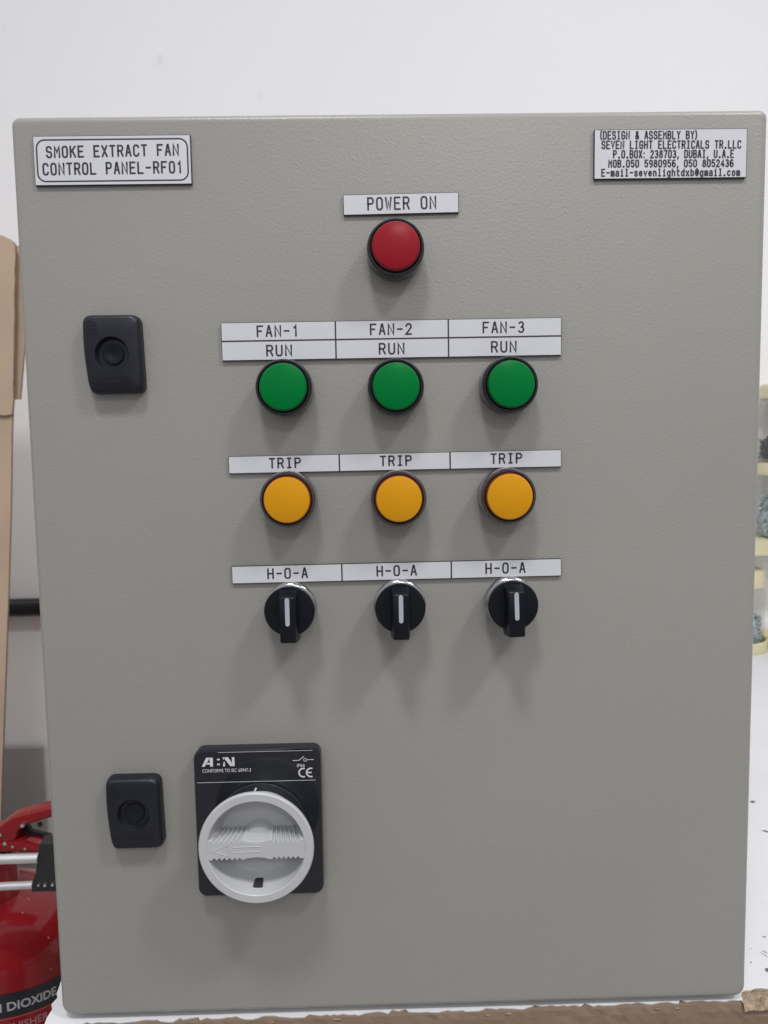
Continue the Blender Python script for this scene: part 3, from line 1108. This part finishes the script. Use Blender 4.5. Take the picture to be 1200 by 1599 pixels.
bm = bmesh.new()
for a0 in range(-30, 110, 3):
    f = [cyl(a0, zrel(a0, -.0895), .0003), cyl(a0 + 3, zrel(a0 + 3, -.0895), .0003), cyl(a0 + 3, zrel(a0 + 3, -.1085), .0003), cyl(a0, zrel(a0, -.1085), .0003)]
    bm.faces.new([bm.verts.new(p) for p in f])
bmesh.ops.remove_doubles(bm, verts=bm.verts, dist=1e-6)
link_bm('label_band', bm, M['ext_black'], ext, smooth=60)
bm = bmesh.new()
font_into(bm, 'CARBON DIOXIDE', 3, 67.5, -.1033, .0068, lambda X, Z: cyl(X, zrel(X, Z), .0006), 0.025)
link_bm('lettering', bm, M['ext_text'], ext)
bm = bmesh.new()
font_into(bm, 'EXTINGUISHER', 16, 61, -.1200, .0062, lambda X, Z: cyl(X, zrel(X, Z), .0006), 0.015)
link_bm('lettering', bm, M['ext_pink'], ext)
bm = bmesh.new()
for a0 in range(-30, 110, 3):
    f = [cyl(a0, zrel(a0, -.1096), .0005), cyl(a0 + 3, zrel(a0 + 3, -.1096), .0005), cyl(a0 + 3, zrel(a0 + 3, -.1101), .0005), cyl(a0, zrel(a0, -.1101), .0005)]
    bm.faces.new([bm.verts.new(p) for p in f])
bmesh.ops.remove_doubles(bm, verts=bm.verts, dist=1e-6)
link_bm('label_line', bm, M['ext_pink'], ext)
# valve, levers
E0 = Vector((AX, AY, -0.02))


def ex(pts):
    return [(x / 1000 - E0.x, z / 1000 - E0.z) for x, z in pts]


bm = bmesh.new()
add_lathe(bm, [(0, ZN + .0371), (0.027, ZN + .0371), (0.0275, ZN + .0385), (0.022, ZN + .0395), (0.020, ZN + .0425), (0.022, ZN + .0440), (0.022, ZN + .0475), (0, ZN + .0475)], c=(0.002, 0, 0), n=32, axis='z')
add_tube(bm, (0.01, -0.004, ZN + 0.0435), (0.044, -0.004, ZN + 0.0440), 0.0038)
link_bm('valve', bm, M['brass'], ext, smooth=35)
bm = bmesh.new()
lev = ex([(-352, 5), (-340, 14), (-328.8, 15.5), (-321.5, 21.5), (-316, 25.2), (-305.2, 28.2), (-287, 32.2), (-262, 37), (-262, 29), (-287.9, 23.4), (-297.7, 20.3),
          (-307.4, 17.2), (-310.8, 13.4), (-312.8, 6.8), (-318, 1.0), (-352, 1.0)])
add_prism(bm, lev, -0.009, 0.009)
bmesh.ops.recalc_face_normals(bm, faces=bm.faces)
bevel(bm, 0.0022, 3, 25)
link_bm('lever', bm, M['ext_red'], ext, smooth=40)
bm = bmesh.new()
low = ex([(-334, 4.0), (-313.5, 5.5), (-303.9, 3.6), (-288.2, -0.6), (-262, -7), (-262, -10.5), (-288.3, -3.8), (-299, -4.2), (-314.9, -3.2), (-334, -2.2)])
add_prism(bm, low, -0.011, 0.011)
bmesh.ops.recalc_face_normals(bm, faces=bm.faces)
bevel(bm, 0.0012, 2, 25)
link_bm('carry_handle', bm, M['ext_red'], ext, smooth=40)
bm = bmesh.new()
for x, z, rr in ((-320.9, 4.6, 1.5), (-314.7, 1.8, 1.0), (-304.7, -0.3, 0.9), (-305.8, 19.5, 1.5), (-324.1, 12.1, 1.1)):
    (px, pz), = ex([(x, z)])
    add_tube(bm, (px, -0.0118, pz), (px, -0.006, pz), rr * mm)
link_bm('rivet', bm, M['bolt'], ext, smooth=40)
bm = bmesh.new()
(px, pz), = ex([(-311, 6)])
add_prism(bm, ex([(-313, 14), (-308.5, 12), (-306, 7), (-290, 2.5), (-313, 3)]), 0.004, 0.008)
link_bm('safety_catch', bm, M['rubber'], ext)

# ------------------------------------------------------------------ silver tube frame with black bracket, in front of the extinguisher
tf = empty('tube_frame', (-.62, .115, -.76), 'two silver tubes joined by a black bolted bracket in front of the extinguisher valve', 'tube frame')


def t0(x, y, z):
    return (x / 1000 + .62, y, z / 1000 + .76)


for za, zb_, xe, rr in ((31.4, 31.8, -260.3, .0035), (10.6, 11.6, -265.5, .0029)):
    bm = bmesh.new()
    add_tube(bm, t0(-620, 0.0, za - (0.2 if za > 20 else 7)), t0(xe, 0.0, zb_), rr, 24)
    link_bm('tube', bm, M['alu'], tf, smooth=40)
bm = bmesh.new()
add_prism(bm, [(x / 1000 + .62, z / 1000 + .76) for x, z in ((-259.8, 42), (-226, 42), (-230, 6), (-266.8, 6.4), (-266.4, 14), (-263.3, 20), (-260.7, 33))], 0.0, 0.014)
bevel(bm, 0.0012, 2, 25)
link_bm('bracket', bm, M['rubber'], tf, smooth=40)
bm = bmesh.new()
for x, z, rr in ((-260.9, 12.2, 1.1), (-256.3, 12.0, 1.5), (-250.8, 12.2, 1.5)):
    add_lathe(bm, [(0, -0.0025), (rr * .7 * mm, -0.0022), (rr * mm, -0.0010), (rr * mm, 0.0005)], c=t0(x, 0, z), n=16)
link_bm('bolt', bm, M['bolt'], tf, smooth=40)
bm = bmesh.new()
add_tube(bm, (0, 0, 0), (0, 0, 0.80), 0.011, 20)
link_bm('post', bm, M['alu'], tf, smooth=40)

# ------------------------------------------------------------------ cardboard carton leaning at left
cb = empty('cardboard_carton', (-.62, .55, -.76), 'tall brown cardboard carton with a folded flap standing left of the panel', 'carton')


def cpts(l):
    return [(x + .62, z + .76) for x, z in l]


def sheet(name, pts, y0, y1, curl=0.0):
    bm = bmesh.new()
    add_prism(bm, cpts(pts), y0, y1, 0, 1)
    link_bm(name, bm, [M['card'], M['card_edge']], cb)


r = random.Random(8)
edge_pts = [(-.4424 - .0146 * k / 14 + r.uniform(-.0006, .0006), .574 - .198 * k / 14) for k in range(15)]
sheet('flap', [(-.90, .600), (-.4700, .5880), (-.4580, .5868), (-.4490, .5825), (-.4440, .5785)] + edge_pts + [(-.4590, .3705), (-.4680, .3695), (-.4800, .3712), (-.90, .378)], -0.0030, 0.0018)
sheet('side_panel', [(-.90, .590), (-.452, .570), (-.4600, .370), (-.4625, .345), (-.4690, .255), (-.4766, .167), (-.4880, .045), (-.4993, -.0757), (-.520, -.30), (-.555, -.70), (-.56, -.759), (-.90, -.759)], 0.0020, 0.0062)
sheet('inner_flap', [(-.90, .588), (-.4360, .5780), (-.4345, .5650), (-.4365, .5200), (-.4440, .4600), (-.4540, .3900), (-.90, .380)], 0.0120, 0.0160)

# ------------------------------------------------------------------ grey board against the wall, black pipe
gb = empty('backing_board', (-.70, .80, -.76), 'dark grey board with a lit side edge and small hole standing against the wall', 'board')
bm = bmesh.new()
add_box(bm, (-.30, 0, 0.0003), (.1444, .012, .603))
link_bm('panel', bm, M['steel_grey'], gb)
bm = bmesh.new()
add_box(bm, (.1446, -.0006, 0.0003), (.1492, .013, .604))  # separate strip that carries the painted light of the board's side
link_bm('lit_side_edge', bm, M['lit_edge_tone'], gb)
bm = bmesh.new()
add_lathe(bm, [(0, -.0006), (.0042, -.0006), (.0046, .0001)], c=(.132, 0, .474), n=24)
link_bm('hole', bm, M['slot'], gb)

bm = bmesh.new()
add_tube(bm, (-.95, 0, -0.0015), (.45, 0, 0.0008), .0145, 32)
tag(link_bm('wall_pipe', bm, M['pipe'], loc=(-.50, .80, .0755), smooth=40), 'thick black horizontal pipe fixed along the white wall', 'pipe')

# ------------------------------------------------------------------ jars with screws on a cream rack, at right behind the panel
rk = empty('jar_rack', (.612, .765, TZ), 'cream plastic rack with a shelf holding jars of screws at the wall', 'rack')
bm = bmesh.new()
for cx in (-.0575, .0435):
    add_lathe(bm, [(0, 0.0002), (.0500, 0.0002), (.0510, .004), (.0505, .0160), (.0480, .0175), (.0470, .0080), (0, .0070)], c=(cx, 0, 0), n=48, axis='z')
link_bm('base_tray', bm, M['cream'], rk, smooth=35)
bm = bmesh.new()
add_prism(bm, rrect(-.090, .140, .1535, .1745, .004, 4), -.046, .050)
bevel(bm, .0015, 2, 40)
link_bm('shelf', bm, M['cream'], rk, smooth=35)
for x in (-.085, .135):
    bm = bmesh.new()
    add_box(bm, (x - .004, .040, .001), (x + .004, .050, .1533))
    link_bm('upright', bm, M['cream'], rk)


def jar(x, z, h, lidh, rr, label, fill, fillmat, filllabel):
    j = empty('screw_jar', (x, .765, z), label, 'jar', 'clear jars with cream lids')
    bm = bmesh.new()
    add_lathe(bm, [(0, .0008), (rr - .004, .0008), (rr, .004), (rr, h - .010), (rr - .004, h - .002), (rr - .006, h)], n=48, axis='z')
    link_bm('jar_body', bm, M['glass'], j, smooth=40)
    bm = bmesh.new()
    add_lathe(bm, [(0, h - .001), (rr - .003, h - .001), (rr - .001, h + .001), (rr - .001, h + lidh - .006), (rr - .004, h + lidh - .0008), (rr - .010, h + lidh), (0, h + lidh)], n=48, axis='z')
    link_bm('lid', bm, M['cream'], j, smooth=40)
    rnd = random.Random(int(x * 1000 + z * 100))
    bm = bmesh.new()
    for k in range(260):
        a = rnd.uniform(0, 2 * PI)
        q = (rr - .007) * math.sqrt(rnd.uniform(0.45, 1))
        zz = .004 + (fill - .004) * rnd.random() * (0.78 + 0.22 * math.cos(a * 2 + 1))
        p = Vector((q * math.cos(a), q * math.sin(a), zz))
        d = Vector((rnd.uniform(-1, 1), rnd.uniform(-1, 1), rnd.uniform(-.8, .8))).normalized() * rnd.uniform(.005, .009)
        e0, e1 = p - d, p + d
        for e in (e0, e1):
            l = math.hypot(e.x, e.y)
            if l > rr - .003:
                e.x *= (rr - .003) / l
                e.y *= (rr - .003) / l
            e.z = max(.003, e.z)
        add_tube(bm, e0, e1, .0016, 6)
        add_tube(bm, e0, e0 + (e1 - e0) * .15, .0032, 6)
    add_lathe(bm, [(0, .002), (rr - .009, .002), (rr - .009, fill * .6), (0, fill * .75)], n=20, axis='z')
    o = link_bm('screw_heap', bm, fillmat, loc=(x, .765, z + .0012))
    tag(o, filllabel, 'screws', kind='stuff')
    return j


jar(.5545, TZ + .0078, .0925, .0280, .0450, 'clear jar of pale screws with a cream lid on the rack base below the shelf', .050, M['zinc_screw'], 'pale zinc screws heaped in the jar below the rack shelf')
jar(.6400, TZ + .1748, .0985, .0195, .0490, 'clear jar of blue zinc screws standing on the rack shelf', .066, M['zinc_screw'], 'blue zinc screws filling the jar on the rack shelf')
jar(.6400, TZ + .2936, .0975, .0220, .0490, 'clear jar with few dark bolts, topmost above the blue screw jar', .033, M['dark_screw'], 'dark bolts lying in the bottom of the topmost jar')
